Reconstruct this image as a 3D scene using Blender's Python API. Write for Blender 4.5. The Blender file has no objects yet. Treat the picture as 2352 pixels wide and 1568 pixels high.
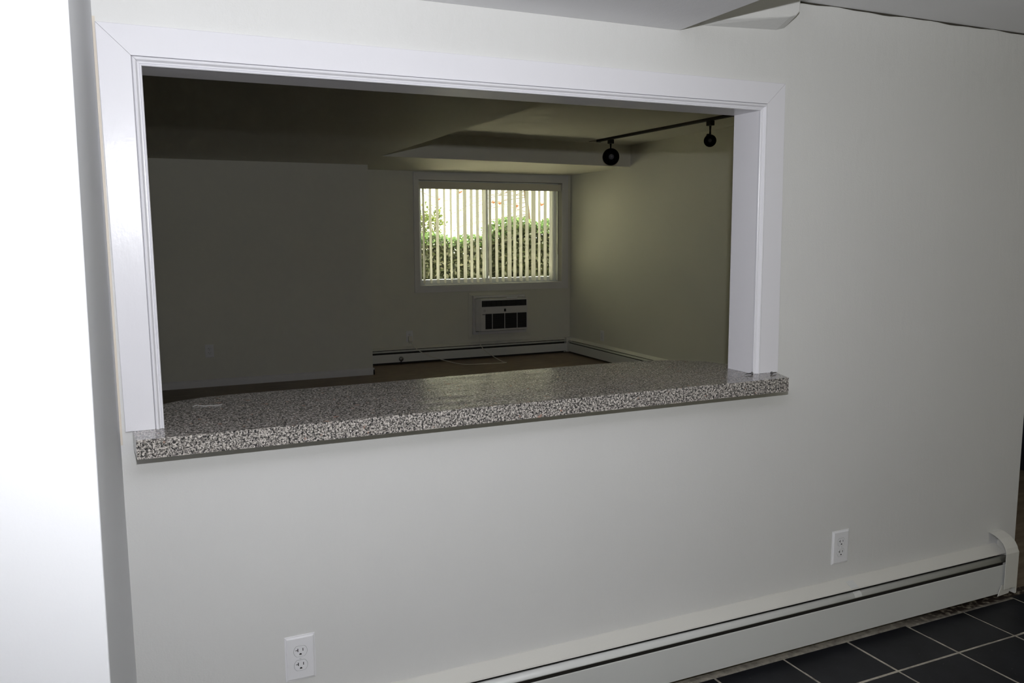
import bpy, math, random
import numpy as np
from mathutils import Vector, Matrix
random.seed(7); rng = np.random.default_rng(7)
C = bpy.context.scene.collection
scn = bpy.context.scene

# ------------------------------------------------------------------ camera, world, sun, flash, exposure
cam_d = bpy.data.cameras.new('camera'); cam = bpy.data.objects.new('camera', cam_d); C.objects.link(cam)
f_px, yaw, pitch, roll = 1899.4, 0.424543523, -0.129402807, 0.00408871139
cam_d.sensor_fit = 'HORIZONTAL'; cam_d.sensor_width = 36.0; cam_d.lens = f_px / 2352 * 36.0
cam_d.clip_start = 0.05; cam_d.clip_end = 300
fwd = Vector((math.sin(yaw)*math.cos(pitch), math.cos(yaw)*math.cos(pitch), math.sin(pitch)))
rgt = Vector((math.cos(yaw), -math.sin(yaw), 0)); dwn = fwd.cross(rgt)
r_ = math.cos(roll)*rgt + math.sin(roll)*dwn; d_ = -math.sin(roll)*rgt + math.cos(roll)*dwn
mw = Matrix((r_, -d_, -fwd)).transposed().to_4x4(); mw.translation = Vector((0, -2.1, 1.45))
cam.matrix_world = mw
scn.camera = cam

scn.view_settings.view_transform = 'Standard'; scn.view_settings.look = 'None'
scn.view_settings.gamma = 1.0; scn.view_settings.use_curve_mapping = False
scn.view_settings.exposure = 0.0

w = bpy.data.worlds.new('overcast_bright_sky'); scn.world = w; w.use_nodes = True
bg = w.node_tree.nodes['Background']
bg.inputs['Color'].default_value = (1.0, 0.965, 0.67, 1); bg.inputs['Strength'].default_value = 4.0

def light(name, kind, loc, direction, energy, color, **kw):
    l = bpy.data.lights.new(name, kind); l.energy = energy; l.color = color
    for k, v in kw.items(): setattr(l, k, v)
    o = bpy.data.objects.new(name, l); C.objects.link(o); o.location = loc
    o.rotation_euler = Vector(direction).to_track_quat('-Z', 'Y').to_euler()
    return o
light('sun', 'SUN', (6, 14, 14), (-0.32, -0.30, -1.0), 42.0, (1.0, 0.95, 0.84), angle=0.01)
# the photographer's flash, just above the camera
light('camera_flash', 'AREA', (0.028, -2.09, 1.645), (0.75, 1.0, 0.66), 40.0, (0.965, 0.975, 1.0),
      shape='DISK', size=0.022)
# sky portals in the far window and the added back one
def portal(loc, direction, sx, sy):
    o = light('window_portal', 'AREA', loc, direction, 1.0, (1, 1, 1), shape='RECTANGLE', size=sx, size_y=sy)
    o.data.cycles.is_portal = True
portal((3.82, 7.09, 1.46), (0, -1, 0), 1.8, 1.19)
portal((2.15, -4.14, 1.49), (0, 1, 0), 1.1, 0.78)

# ------------------------------------------------------------------ helpers
def tag(o, label=None, cat=None, group=None, kind=None):
    if label: o['label'] = label
    if cat: o['category'] = cat
    if group: o['group'] = group
    if kind: o['kind'] = kind
    return o
def empty(name, loc=(0, 0, 0), rotz=0.0):
    o = bpy.data.objects.new(name, None); C.objects.link(o); o.location = loc; o.rotation_euler = (0, 0, rotz)
    o.empty_display_size = 0.05; return o
class MB:
    def __init__(s): s.v = []; s.f = []; s.sm = []
    def add(s, vs, fs, smooth=False):
        b = len(s.v); s.v += [tuple(p) for p in vs]; s.f += [tuple(i+b for i in q) for q in fs]; s.sm += [smooth]*len(fs); return s
    def box(s, x0, x1, y0, y1, z0, z1):
        v = [(x, y, z) for z in (z0, z1) for y in (y0, y1) for x in (x0, x1)]
        return s.add(v, [(0, 2, 3, 1), (4, 5, 7, 6), (0, 1, 5, 4), (2, 6, 7, 3), (0, 4, 6, 2), (1, 3, 7, 5)])
    def hexa(s, v8): # bottom 4 ccw, top 4 ccw
        return s.add(v8, [(3, 2, 1, 0), (4, 5, 6, 7), (0, 1, 5, 4), (1, 2, 6, 5), (2, 3, 7, 6), (3, 0, 4, 7)])
    def prism(s, pts, a, b, fn, smooth=False): # pts 2-D polygon, extruded from a to b, fn(u,v,t)->xyz
        n = len(pts); v = [fn(u, w_, a) for u, w_ in pts] + [fn(u, w_, b) for u, w_ in pts]
        s.add(v, [tuple(range(n))[::-1], tuple(range(n, 2*n))])
        return s.add(v, [(i, (i+1) % n, n+(i+1) % n, n+i) for i in range(n)], smooth)
    def tube(s, path, r, n=10, smooth=True, caps=True):
        path = [Vector(p) for p in path]; rings = []
        rr = r if isinstance(r, (list, tuple)) else [r]*len(path)
        up = Vector((0, 0, 1))
        t0 = (path[1]-path[0]).normalized()
        if abs(t0.dot(up)) > 0.95: up = Vector((1, 0, 0))
        a = t0.cross(up).normalized()
        vs = []
        for i, p in enumerate(path):
            t = (path[min(i+1, len(path)-1)] - path[max(i-1, 0)]).normalized()
            a = (a - t*a.dot(t)).normalized(); b = t.cross(a)
            vs += [p + (a*math.cos(2*math.pi*k/n) + b*math.sin(2*math.pi*k/n))*rr[i] for k in range(n)]
        fs = [(i*n+k, i*n+(k+1) % n, (i+1)*n+(k+1) % n, (i+1)*n+k) for i in range(len(path)-1) for k in range(n)]
        s.add(vs, fs, smooth)
        if caps:
            m = len(path)-1
            s.add(vs[:n], [tuple(range(n))[::-1]]); s.add(vs[m*n:], [tuple(range(n))])
        return s
    def lathe(s, prof, origin, axis, n=28, smooth=True): # prof (r, h) along axis
        ax = Vector(axis).normalized(); u = ax.orthogonal().normalized(); v = ax.cross(u); o = Vector(origin)
        vs = [o + ax*h + (u*math.cos(2*math.pi*k/n)+v*math.sin(2*math.pi*k/n))*r for r, h in prof for k in range(n)]
        fs = [(i*n+k, i*n+(k+1) % n, (i+1)*n+(k+1) % n, (i+1)*n+k) for i in range(len(prof)-1) for k in range(n)]
        return s.add(vs, fs, smooth)
    def build(s, name, mat, parent=None, bevel=0, seg=2):
        me = bpy.data.meshes.new(name); me.from_pydata(s.v, [], s.f); me.materials.append(mat)
        me.polygons.foreach_set('use_smooth', s.sm); me.validate(); me.update()
        import bmesh
        bm = bmesh.new(); bm.from_mesh(me); bmesh.ops.remove_doubles(bm, verts=bm.verts, dist=1e-6)
        bmesh.ops.recalc_face_normals(bm, faces=bm.faces); bm.to_mesh(me); bm.free()
        o = bpy.data.objects.new(name, me); C.objects.link(o)
        if parent: o.parent = parent; 
        if bevel:
            m = o.modifiers.new('b', 'BEVEL'); m.width = bevel; m.segments = seg; m.limit_method = 'ANGLE'; m.angle_limit = 0.7
        return o
def struct(name, mb, mat, parent=None, **k):
    o = mb.build(name, mat, parent, **k)
    if not parent: o['kind'] = 'structure'
    return o
def copy_tree(o, parent=None):
    c = o.copy(); C.objects.link(c)
    if parent: c.parent = parent
    for ch in list(o.children): copy_tree(ch, c)
    return c
def smooth_path(pts, n=8):
    pts = [Vector(p) for p in pts]; out = []
    P = [pts[0]*2-pts[1]] + pts + [pts[-1]*2-pts[-2]]
    for i in range(1, len(P)-2):
        for k in range(n):
            t = k/n; a, b, c, d = P[i-1], P[i], P[i+1], P[i+2]
            out.append(0.5*((2*b)+(c-a)*t+(2*a-5*b+4*c-d)*t*t+(3*b-3*c+d-a)*t*t*t))
    out.append(pts[-1]); return out

# ------------------------------------------------------------------ materials
def mat(name, col, rough=0.5, spec=0.5, metal=0.0, **k):
    m = bpy.data.materials.new(name); m.use_nodes = True
    b = m.node_tree.nodes['Principled BSDF']; b.inputs['Base Color'].default_value = (*col, 1)
    b.inputs['Roughness'].default_value = rough; b.inputs['Metallic'].default_value = metal
    b.inputs['Specular IOR Level'].default_value = spec
    return m
def N(m, t, **k):
    n = m.node_tree.nodes.new(t)
    for a, v in k.items():
        if a in n.inputs: n.inputs[a].default_value = v
        else: setattr(n, a, v)
    return n
def L(m, a, b): m.node_tree.links.new(a, b)
def bsdf(m): return m.node_tree.nodes['Principled BSDF']
def paint(name, col, rough=0.5, bump=0.25, dist=0.002, scale=(35, 35, 12), var=0.02, spec=0.5, detail_scale=220, dscale=0.3):
    m = mat(name, col, rough, spec)
    g = N(m, 'ShaderNodeNewGeometry')
    mp = N(m, 'ShaderNodeMapping'); mp.inputs['Scale'].default_value = scale; L(m, g.outputs['Position'], mp.inputs['Vector'])
    n1 = N(m, 'ShaderNodeTexNoise', Scale=1.0, Detail=6.0, Roughness=0.55); L(m, mp.outputs[0], n1.inputs['Vector'])
    n2 = N(m, 'ShaderNodeTexNoise', Scale=detail_scale, Detail=2.0); L(m, g.outputs['Position'], n2.inputs['Vector'])
    mx = N(m, 'ShaderNodeMath', operation='MULTIPLY_ADD'); L(m, n2.outputs['Fac'], mx.inputs[0]); mx.inputs[1].default_value = dscale; L(m, n1.outputs['Fac'], mx.inputs[2])
    bp = N(m, 'ShaderNodeBump', Strength=bump, Distance=dist); L(m, mx.outputs[0], bp.inputs['Height']); L(m, bp.outputs[0], bsdf(m).inputs['Normal'])
    n3 = N(m, 'ShaderNodeTexNoise', Scale=2.2, Detail=4.0); L(m, g.outputs['Position'], n3.inputs['Vector'])
    mr = N(m, 'ShaderNodeMapRange'); mr.inputs['To Min'].default_value = 1-var*2; mr.inputs['To Max'].default_value = 1+var*2; L(m, n3.outputs['Fac'], mr.inputs['Value'])
    hv = N(m, 'ShaderNodeHueSaturation'); hv.inputs['Color'].default_value = (*col, 1); L(m, mr.outputs[0], hv.inputs['Value']); L(m, hv.outputs[0], bsdf(m).inputs['Base Color'])
    return m
M = {}
M['wall'] = paint('wall_paint', (0.69, 0.69, 0.685), 0.5, 0.5, 0.0025, (30, 30, 9), 0.02)
M['low_bounce'] = paint('low_bounce_wall', (0.26, 0.22, 0.17), 0.6)  # kitchen walls out of view, darkened to cut flash bounce
M['pillar'] = paint('pillar_paint', (0.76, 0.77, 0.80), 0.6, 0.2, 0.0015, (20, 20, 12), 0.01)
M['far_wall'] = paint('far_room_paint', (0.70, 0.69, 0.62), 0.6, 0.2, 0.0015, (20, 20, 12), 0.02)
M['ceil'] = paint('ceiling_paint', (0.88, 0.88, 0.90), 0.65, 0.5, 0.003, (10, 6, 10), 0.02)
M['trim'] = paint('gloss_trim_paint', (0.75, 0.745, 0.79), 0.25, 0.30, 0.0012, (60, 60, 20), 0.01, spec=0.22, detail_scale=120)
M['jamb'] = paint('jamb_paint', (0.84, 0.83, 0.87), 0.3, 0.4, 0.0015, (40, 60, 60), 0.02)
M['ftrim'] = paint('far_trim_paint', (0.72, 0.71, 0.72), 0.45, 0.1, 0.001, (20, 20, 20), 0.01)
M['heater'] = paint('heater_enamel', (0.66, 0.67, 0.66), 0.38, 0.12, 0.0012, (6, 20, 20), 0.015)
M['hood'] = paint('heater_hood_paint', (0.70, 0.69, 0.65), 0.45, 0.25, 0.0015, (10, 20, 20), 0.015)
M['plastic'] = mat('white_plastic', (0.80, 0.80, 0.83), 0.28)
M['slot'] = mat('socket_slot', (0.02, 0.02, 0.02), 0.6)
M['screw'] = mat('painted_screw', (0.7, 0.7, 0.72), 0.3)
M['steel'] = mat('steel', (0.30, 0.30, 0.31), 0.3, metal=1.0)
M['black'] = mat('black_enamel', (0.006, 0.006, 0.006), 0.45, 0.3)
M['bulb'] = mat('bulb_glass', (0.16, 0.16, 0.18), 0.2)
M['gap_shade'] = mat('painted_gap_shade', (0.02, 0.018, 0.015), 0.8)  # heater interior coloured near-black to stand for shade inside its gaps
M['ac'] = mat('ac_plastic', (0.66, 0.65, 0.66), 0.4)
M['ac_dark'] = mat('ac_dark', (0.012, 0.012, 0.015), 0.5)
M['ac_fin'] = mat('ac_louvre', (0.035, 0.034, 0.034), 0.5)
M['ac_label'] = mat('ac_grey_print', (0.35, 0.35, 0.36), 0.5)
M['cord'] = mat('cord_vinyl', (0.72, 0.70, 0.64), 0.5)
M['door'] = mat('dark_navy_door', (0.010, 0.011, 0.022), 0.5)
M['cream_reflect'] = mat('cream_reflection_paint', (0.66, 0.60, 0.52), 0.6)
M['crack'] = mat('dark_crack', (0.05, 0.045, 0.035), 0.9)
M['vinylframe'] = mat('window_vinyl', (0.75, 0.77, 0.80), 0.4)
M["valance"] = mat("valance_vinyl", (0.70, 0.67, 0.58), 0.6)
M['wand'] = mat('wand_plastic', (0.16, 0.14, 0.10), 0.4)
M['lint'] = mat('lint', (0.8, 0.8, 0.8), 0.9)

def leafy(name, cols, trans=0.45):
    m = bpy.data.materials.new(name); m.use_nodes = True; nt = m.node_tree; nt.nodes.clear()
    out = N(m, 'ShaderNodeOutputMaterial'); g = N(m, 'ShaderNodeNewGeometry')
    cr = N(m, 'ShaderNodeValToRGB'); L(m, g.outputs['Random Per Island'], cr.inputs['Fac'])
    e = cr.color_ramp.elements; e[0].color = (*cols[0], 1); e[1].color = (*cols[-1], 1)
    for i, c in enumerate(cols[1:-1]): x = e.new((i+1)/(len(cols)-1)); x.color = (*c, 1)
    d = N(m, 'ShaderNodeBsdfDiffuse'); t = N(m, 'ShaderNodeBsdfTranslucent'); gl = N(m, 'ShaderNodeBsdfGlossy', Roughness=0.35)
    L(m, cr.outputs[0], d.inputs[0]); L(m, cr.outputs[0], t.inputs[0])
    a = N(m, 'ShaderNodeMixShader', Fac=trans); L(m, d.outputs[0], a.inputs[1]); L(m, t.outputs[0], a.inputs[2])
    b = N(m, 'ShaderNodeMixShader', Fac=0.06); L(m, a.outputs[0], b.inputs[1]); L(m, gl.outputs[0], b.inputs[2])
    L(m, b.outputs[0], out.inputs[0]); return m
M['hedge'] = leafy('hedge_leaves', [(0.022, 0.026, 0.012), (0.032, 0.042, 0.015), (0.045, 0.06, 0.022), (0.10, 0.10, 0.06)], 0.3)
M['hedge_top'] = leafy('hedge_backlit_leaves', [(0.04, 0.09, 0.025), (0.07, 0.13, 0.04), (0.12, 0.20, 0.05)], 0.4)  # crest leaves coloured brighter to stand for backlight on the hedge top
M['shrub'] = leafy('shrub_leaves', [(0.07, 0.10, 0.012), (0.045, 0.07, 0.012), (0.13, 0.16, 0.025)], 0.4)
M['autumn'] = leafy('autumn_leaves', [(0.16, 0.045, 0.015), (0.22, 0.07, 0.02)], 0.3)
M['bark'] = mat('bark', (0.10, 0.075, 0.06), 0.9)
M['blossom'] = leafy('pale_litter', [(0.75, 0.66, 0.50), (0.6, 0.42, 0.3), (0.85, 0.8, 0.7)], 0.3)

# vertical-blind vinyl: slightly translucent
def vane_mat():
    m = bpy.data.materials.new('vane_vinyl'); m.use_nodes = True; nt = m.node_tree; nt.nodes.clear()
    out = N(m, 'ShaderNodeOutputMaterial'); d = N(m, 'ShaderNodeBsdfDiffuse'); t = N(m, 'ShaderNodeBsdfTranslucent'); gl = N(m, 'ShaderNodeBsdfGlossy', Roughness=0.4)
    d.inputs[0].default_value = (0.94, 0.94, 0.93, 1); t.inputs[0].default_value = (0.96, 0.95, 0.92, 1)
    a = N(m, 'ShaderNodeMixShader', Fac=0.5); L(m, d.outputs[0], a.inputs[1]); L(m, t.outputs[0], a.inputs[2])
    b = N(m, 'ShaderNodeMixShader', Fac=0.04); L(m, a.outputs[0], b.inputs[1]); L(m, gl.outputs[0], b.inputs[2]); L(m, b.outputs[0], out.inputs[0]); return m
M['vane'] = vane_mat()
def glass_mat():
    m = bpy.data.materials.new('window_glass'); m.use_nodes = True; nt = m.node_tree; nt.nodes.clear()
    out = N(m, 'ShaderNodeOutputMaterial'); t = N(m, 'ShaderNodeBsdfTransparent'); gl = N(m, 'ShaderNodeBsdfGlossy', Roughness=0.02)
    t.inputs[0].default_value = (0.96, 0.98, 0.96, 1); fr = N(m, 'ShaderNodeFresnel', IOR=1.45)
    a = N(m, 'ShaderNodeMixShader'); L(m, fr.outputs[0], a.inputs[0]); L(m, t.outputs[0], a.inputs[1]); L(m, gl.outputs[0], a.inputs[2]); L(m, a.outputs[0], out.inputs[0]); return m
M['glass'] = glass_mat()

def granite():
    m = mat('speckled_granite_laminate', (0.4, 0.4, 0.4), 0.16, 0.5)
    g = N(m, 'ShaderNodeNewGeometry')
    def layer(scale, detail, lo, hi, seed):
        mp = N(m, 'ShaderNodeMapping'); mp.inputs['Location'].default_value = (seed, seed*2.3, seed*0.7); L(m, g.outputs['Position'], mp.inputs[0])
        n = N(m, 'ShaderNodeTexNoise', Scale=scale, Detail=detail, Roughness=0.6); L(m, mp.outputs[0], n.inputs['Vector'])
        r = N(m, 'ShaderNodeMapRange'); r.inputs['From Min'].default_value = lo; r.inputs['From Max'].default_value = hi; L(m, n.outputs['Fac'], r.inputs['Value']); return r.outputs[0]
    prev = None
    base = N(m, 'ShaderNodeMix', data_type='RGBA'); base.inputs['A'].default_value = (0.18, 0.168, 0.155, 1); base.inputs['B'].default_value = (0.48, 0.445, 0.41, 1)
    L(m, layer(150, 2, 0.47, 0.53, 0), base.inputs['Factor']); prev = base.outputs['Result']
    for col, sc, lo, hi, sd in (((0.66, 0.62, 0.585), 210, 0.55, 0.60, 5), ((0.035, 0.035, 0.035), 190, 0.54, 0.575, 11), ((0.13, 0.12, 0.12), 260, 0.57, 0.61, 19), ((0.38, 0.24, 0.19), 45, 0.68, 0.73, 31)):
        x = N(m, 'ShaderNodeMix', data_type='RGBA'); x.inputs['B'].default_value = (*col, 1); L(m, prev, x.inputs['A']); L(m, layer(sc, 1.5, lo, hi, sd), x.inputs['Factor']); prev = x.outputs['Result']
    L(m, prev, bsdf(m).inputs['Base Color'])
    n = N(m, 'ShaderNodeTexNoise', Scale=5.0, Detail=5.0); mp = N(m, 'ShaderNodeMapping'); mp.inputs['Scale'].default_value = (1, 5, 1); L(m, g.outputs['Position'], mp.inputs[0]); L(m, mp.outputs[0], n.inputs['Vector'])
    r = N(m, 'ShaderNodeMapRange'); r.inputs['From Min'].default_value = 0.4; r.inputs['From Max'].default_value = 0.7; r.inputs['To Min'].default_value = 0.10; r.inputs['To Max'].default_value = 0.24
    L(m, n.outputs['Fac'], r.inputs['Value']); L(m, r.outputs[0], bsdf(m).inputs['Roughness'])
    n2 = N(m, 'ShaderNodeTexNoise', Scale=160.0, Detail=1.0); L(m, g.outputs['Position'], n2.inputs['Vector'])
    bp = N(m, 'ShaderNodeBump', Strength=0.12, Distance=0.0006); L(m, n2.outputs['Fac'], bp.inputs['Height']); L(m, bp.outputs[0], bsdf(m).inputs['Normal'])
    return m
M['granite'] = granite()
def slate():
    m = mat('black_slate_tile', (0.012, 0.013, 0.017), 0.5, 0.3)
    g = N(m, 'ShaderNodeNewGeometry'); n = N(m, 'ShaderNodeTexNoise', Scale=6.0, Detail=8.0, Roughness=0.6); L(m, g.outputs['Position'], n.inputs['Vector'])
    cr = N(m, 'ShaderNodeValToRGB'); e = cr.color_ramp.elements; e[0].position = 0.35; e[0].color = (0.010, 0.0105, 0.013, 1); e[1].position = 0.75; e[1].color = (0.022, 0.023, 0.028, 1)
    L(m, n.outputs['Fac'], cr.inputs[0])
    sp = N(m, 'ShaderNodeTexNoise', Scale=90.0, Detail=2.0); L(m, g.outputs['Position'], sp.inputs['Vector'])
    sr = N(m, 'ShaderNodeMapRange'); sr.inputs['From Min'].default_value = 0.74; sr.inputs['From Max'].default_value = 0.80; L(m, sp.outputs['Fac'], sr.inputs['Value'])
    mx = N(m, 'ShaderNodeMix', data_type='RGBA'); mx.inputs['B'].default_value = (0.2, 0.19, 0.17, 1); L(m, sr.outputs[0], mx.inputs['Factor']); L(m, cr.outputs[0], mx.inputs['A']); L(m, mx.outputs['Result'], bsdf(m).inputs['Base Color'])
    bp = N(m, 'ShaderNodeBump', Strength=0.35, Distance=0.003); L(m, n.outputs['Fac'], bp.inputs['Height']); L(m, bp.outputs[0], bsdf(m).inputs['Normal'])
    return m
M['slate'] = slate()
def mortar():
    m = mat('mortar', (0.3, 0.28, 0.23), 0.9)
    g = N(m, 'ShaderNodeNewGeometry'); n = N(m, 'ShaderNodeTexNoise', Scale=28.0, Detail=6.0, Roughness=0.7); L(m, g.outputs['Position'], n.inputs['Vector'])
    cr = N(m, 'ShaderNodeValToRGB'); e = cr.color_ramp.elements; e[0].position = 0.30; e[0].color = (0.22, 0.20, 0.17, 1); e[1].position = 0.60; e[1].color = (0.50, 0.46, 0.39, 1); L(m, n.outputs['Fac'], cr.inputs[0])
    # dirt towards the broken edge under the heater
    sx = N(m, 'ShaderNodeSeparateXYZ'); L(m, g.outputs['Position'], sx.inputs[0])
    r = N(m, 'ShaderNodeMapRange'); r.inputs['From Min'].default_value = 2.35; r.inputs['From Max'].default_value = 2.75; L(m, sx.outputs['X'], r.inputs['Value'])
    r2 = N(m, 'ShaderNodeMapRange'); r2.inputs['From Min'].default_value = -0.07; r2.inputs['From Max'].default_value = -0.045; L(m, sx.outputs['Y'], r2.inputs['Value'])
    mu = N(m, 'ShaderNodeMath', operation='MULTIPLY'); L(m, r.outputs[0], mu.inputs[0]); L(m, r2.outputs[0], mu.inputs[1])
    n2 = N(m, 'ShaderNodeTexNoise', Scale=40.0, Detail=4.0); L(m, g.outputs['Position'], n2.inputs['Vector'])
    c2 = N(m, 'ShaderNodeValToRGB'); e = c2.color_ramp.elements; e[0].position = 0.5; e[0].color = (0.022, 0.010, 0.006, 1); e[1].position = 0.66; e[1].color = (0.30, 0.26, 0.20, 1); L(m, n2.outputs['Fac'], c2.inputs[0])
    mx = N(m, 'ShaderNodeMix', data_type='RGBA'); L(m, mu.outputs[0], mx.inputs['Factor']); L(m, cr.outputs[0], mx.inputs['A']); L(m, c2.outputs[0], mx.inputs['B']); L(m, mx.outputs['Result'], bsdf(m).inputs['Base Color'])
    bp = N(m, 'ShaderNodeBump', Strength=0.8, Distance=0.004); L(m, n.outputs['Fac'], bp.inputs['Height']); L(m, bp.outputs[0], bsdf(m).inputs['Normal'])
    return m
M['mortar'] = mortar()
def brown_floor():
    m = mat('brown_wood_floor', (0.05, 0.03, 0.02), 0.32, 0.5)
    g = N(m, 'ShaderNodeNewGeometry'); mp = N(m, 'ShaderNodeMapping'); mp.inputs['Scale'].default_value = (3, 16, 1); L(m, g.outputs['Position'], mp.inputs[0])
    n = N(m, 'ShaderNodeTexNoise', Scale=1.6, Detail=8.0, Roughness=0.6); L(m, mp.outputs[0], n.inputs['Vector'])
    cr = N(m, 'ShaderNodeValToRGB'); e = cr.color_ramp.elements; e[0].position = 0.3; e[0].color = (0.13, 0.095, 0.068, 1); e[1].position = 0.7; e[1].color = (0.32, 0.25, 0.185, 1); L(m, n.outputs['Fac'], cr.inputs[0]); L(m, cr.outputs[0], bsdf(m).inputs['Base Color'])
    r = N(m, 'ShaderNodeMapRange'); r.inputs['To Min'].default_value = 0.40; r.inputs['To Max'].default_value = 0.55; L(m, n.outputs['Fac'], r.inputs['Value']); L(m, r.outputs[0], bsdf(m).inputs['Roughness'])
    bp = N(m, 'ShaderNodeBump', Strength=0.25, Distance=0.002); L(m, n.outputs['Fac'], bp.inputs['Height']); L(m, bp.outputs[0], bsdf(m).inputs['Normal'])
    return m
M['floor'] = brown_floor()
def ground_mat():
    m = mat('garden_ground', (0.5, 0.45, 0.35), 0.95)
    g = N(m, 'ShaderNodeNewGeometry'); n = N(m, 'ShaderNodeTexNoise', Scale=7.0, Detail=6.0, Roughness=0.7); L(m, g.outputs['Position'], n.inputs['Vector'])
    cr = N(m, 'ShaderNodeValToRGB'); e = cr.color_ramp.elements; e[0].position = 0.35; e[0].color = (0.22, 0.22, 0.13, 1); e[1].position = 0.6; e[1].color = (0.62, 0.58, 0.48, 1); L(m, n.outputs['Fac'], cr.inputs[0]); L(m, cr.outputs[0], bsdf(m).inputs['Base Color'])
    return m
M['ground'] = ground_mat()
M['ext'] = mat('exterior_wall', (0.55, 0.53, 0.5), 0.9)

# ------------------------------------------------------------------ structure
XR = 4.84; TOPZ = 2.6; YW = 6.87; YP = 6.26; ZS = 2.148; ZU = 2.375; ZB = 2.044; ZK = 2.175; XB = 1.503; XD = 2.062
I_bl, I_tl, I_tr, I_br = (.0388, .993), (.036, 1.830), (1.811, 1.831), (1.8155, .993)
# near wall with the pass-through opening (front face Y=.012, back face Y=.13)
y0, y1 = 0.012, 0.13
wf = MB()
wf.box(-1.4, 0.026, y0, y1, 0, TOPZ); wf.box(0.026, 1.826, y0, y1, 0, 0.950); wf.box(0.026, 1.826, y0, y1, 1.845, TOPZ)
wf.hexa([(1.826, y0, 0), (3.206, y0, 0), (3.206, y1, 0), (1.826, y1, 0), (1.826, y0, TOPZ), (3.190, y0, TOPZ), (3.190, y1, TOPZ), (1.826, y1, TOPZ)])
struct('wall_front', wf, M['wall'])
# partition end at the left, close to the camera
pl = MB()
pl.hexa([(-1.4, -0.92, 0), (-0.070, -0.92, 0), (-0.0565, 0.02, 0), (-1.4, 0.02, 0), (-1.4, -0.92, TOPZ), (-0.0515, -0.92, TOPZ), (-0.0595, 0.02, TOPZ), (-1.4, 0.02, TOPZ)])
struct('wall_left', pl, M['pillar'], bevel=0.003)
# wall behind the camera, with an added opening sized for kitchen fill light
wb = MB(); wb.box(-1.4, 1.60, -4.3, -4.1, 0, TOPZ); wb.box(2.70, XR, -4.3, -4.1, 0, TOPZ); wb.box(1.60, 2.70, -4.3, -4.1, 0, 1.10); wb.box(1.60, 2.70, -4.3, -4.1, 1.88, TOPZ)
struct('wall_back', wb, M['low_bounce'])
struct('wall_kitchen_side', MB().box(-1.6, -1.4, -4.3, 0.13, 0, TOPZ), M['low_bounce'])
wr = MB(); wr.box(XR, XR+.2, -4.3, 0.35, 0, TOPZ); wr.box(XR, XR+.2, 1.45, 7.07, 0, TOPZ); wr.box(XR, XR+.2, 0.35, 1.45, 2.05, TOPZ); wr.box(XR+.12, XR+.2, 0.35, 1.45, 0, 2.05)
struct('wall_right', wr, M['far_wall'])
# far room: window wall with opening
wx0, wx1, wz0, wz1 = 2.915, 4.72, 0.866, 2.052
ww = MB(); ww.box(2.186, wx0, YW, YW+.2, 0, TOPZ); ww.box(wx1, XR, YW, YW+.2, 0, TOPZ); ww.box(wx0, wx1, YW, YW+.2, 0, wz0); ww.box(wx0, wx1, YW, YW+.2, wz1, TOPZ)
struct('wall_far', ww, M['far_wall'])
struct('wall_far_left', MB().box(-2.7, 2.186, YP, YW+.2, 0, TOPZ), M['far_wall'])
struct('wall_far_side', MB().box(-2.9, -2.7, 0.0, YW+.2, 0, TOPZ), M['far_wall'])
struct('wall_far_near', MB().box(-2.7, -1.4, 0.0, 0.13, 0, TOPZ), M['far_wall'])
# ceilings
kc = MB(); kc.box(-1.6, XR+.2, -4.3, 0.012, ZK, TOPZ)
struct('ceiling', kc, M['ceil'])
struct('ceiling_beam', MB().box(-1.4, XB, -4.1, 0.0125, ZB, ZK+.01), M['ceil'], bevel=0.002)
struct('ceiling_dropped', MB().box(-2.9, XD, 0.13, YW+.1, ZS, TOPZ), M['far_wall'])
sof = MB(); yl, yr = 5.30, 5.535
sof.hexa([(XD, yl, ZS), (XR, yr, ZS), (XR, YW+.1, ZS), (XD, YW+.1, ZS), (XD, yl, TOPZ), (XR, yr, TOPZ), (XR, YW+.1, TOPZ), (XD, YW+.1, TOPZ)])
struct('ceiling_soffit', sof, M['far_wall'])
struct('ceiling', MB().box(XD-.05, XR+.2, 0.012, YW+.2, ZU, TOPZ+.05), M['far_wall'])
struct('ceiling_slab_sun_block', MB().box(-3.0, XR+.25, -4.4, 7.37, TOPZ, TOPZ+.2), M['ext'])  # overhang past the window wall added to keep sun out of the room
# boxed plaster chase beside the beam
ch = MB()
ch.add([(1.575, 0.014, 2.064), (1.865, 0.014, 2.078), (1.897, 0.014, 2.086), (1.912, 0.014, 2.106), (1.916, 0.014, 2.18), (1.55, 0.014, 2.18),
        (1.60, -0.010, 2.080), (1.868, -0.050, 2.106), (1.890, -0.052, 2.112), (1.901, -0.053, 2.124), (1.903, -0.053, 2.18), (1.57, -0.014, 2.18)],
       [(0, 1, 7, 6), (1, 2, 8, 7), (2, 3, 9, 8), (3, 4, 10, 9), (6, 7, 8, 9, 10, 11), (5, 0, 6, 11), (0, 5, 4, 3, 2, 1), (4, 5, 11, 10)])
tag(struct('wall_front_bulkhead', ch, M['wall'], bevel=0.004), kind='structure')
# ragged open joint where wall meets ceiling
cm = MB(); xs = np.linspace(1.93, 3.19, 40); zt = ZK+0.0002
v = []; 
for i, x in enumerate(xs):
    h = 0.0045 + 0.0018*math.sin(x*17)+0.0012*math.sin(x*41)
    v += [(x, 0.0112, ZK+0.002), (x, 0.0112, ZK-h)]
cm.add(v, [(2*i, 2*i+1, 2*i+3, 2*i+2) for i in range(len(xs)-1)])
b = [(x, y+.001, z) for x, y, z in v]; cm.add(b, [(2*i+2, 2*i+3, 2*i+1, 2*i) for i in range(len(xs)-1)])
struct('trim_1', cm, M['crack'])

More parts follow.
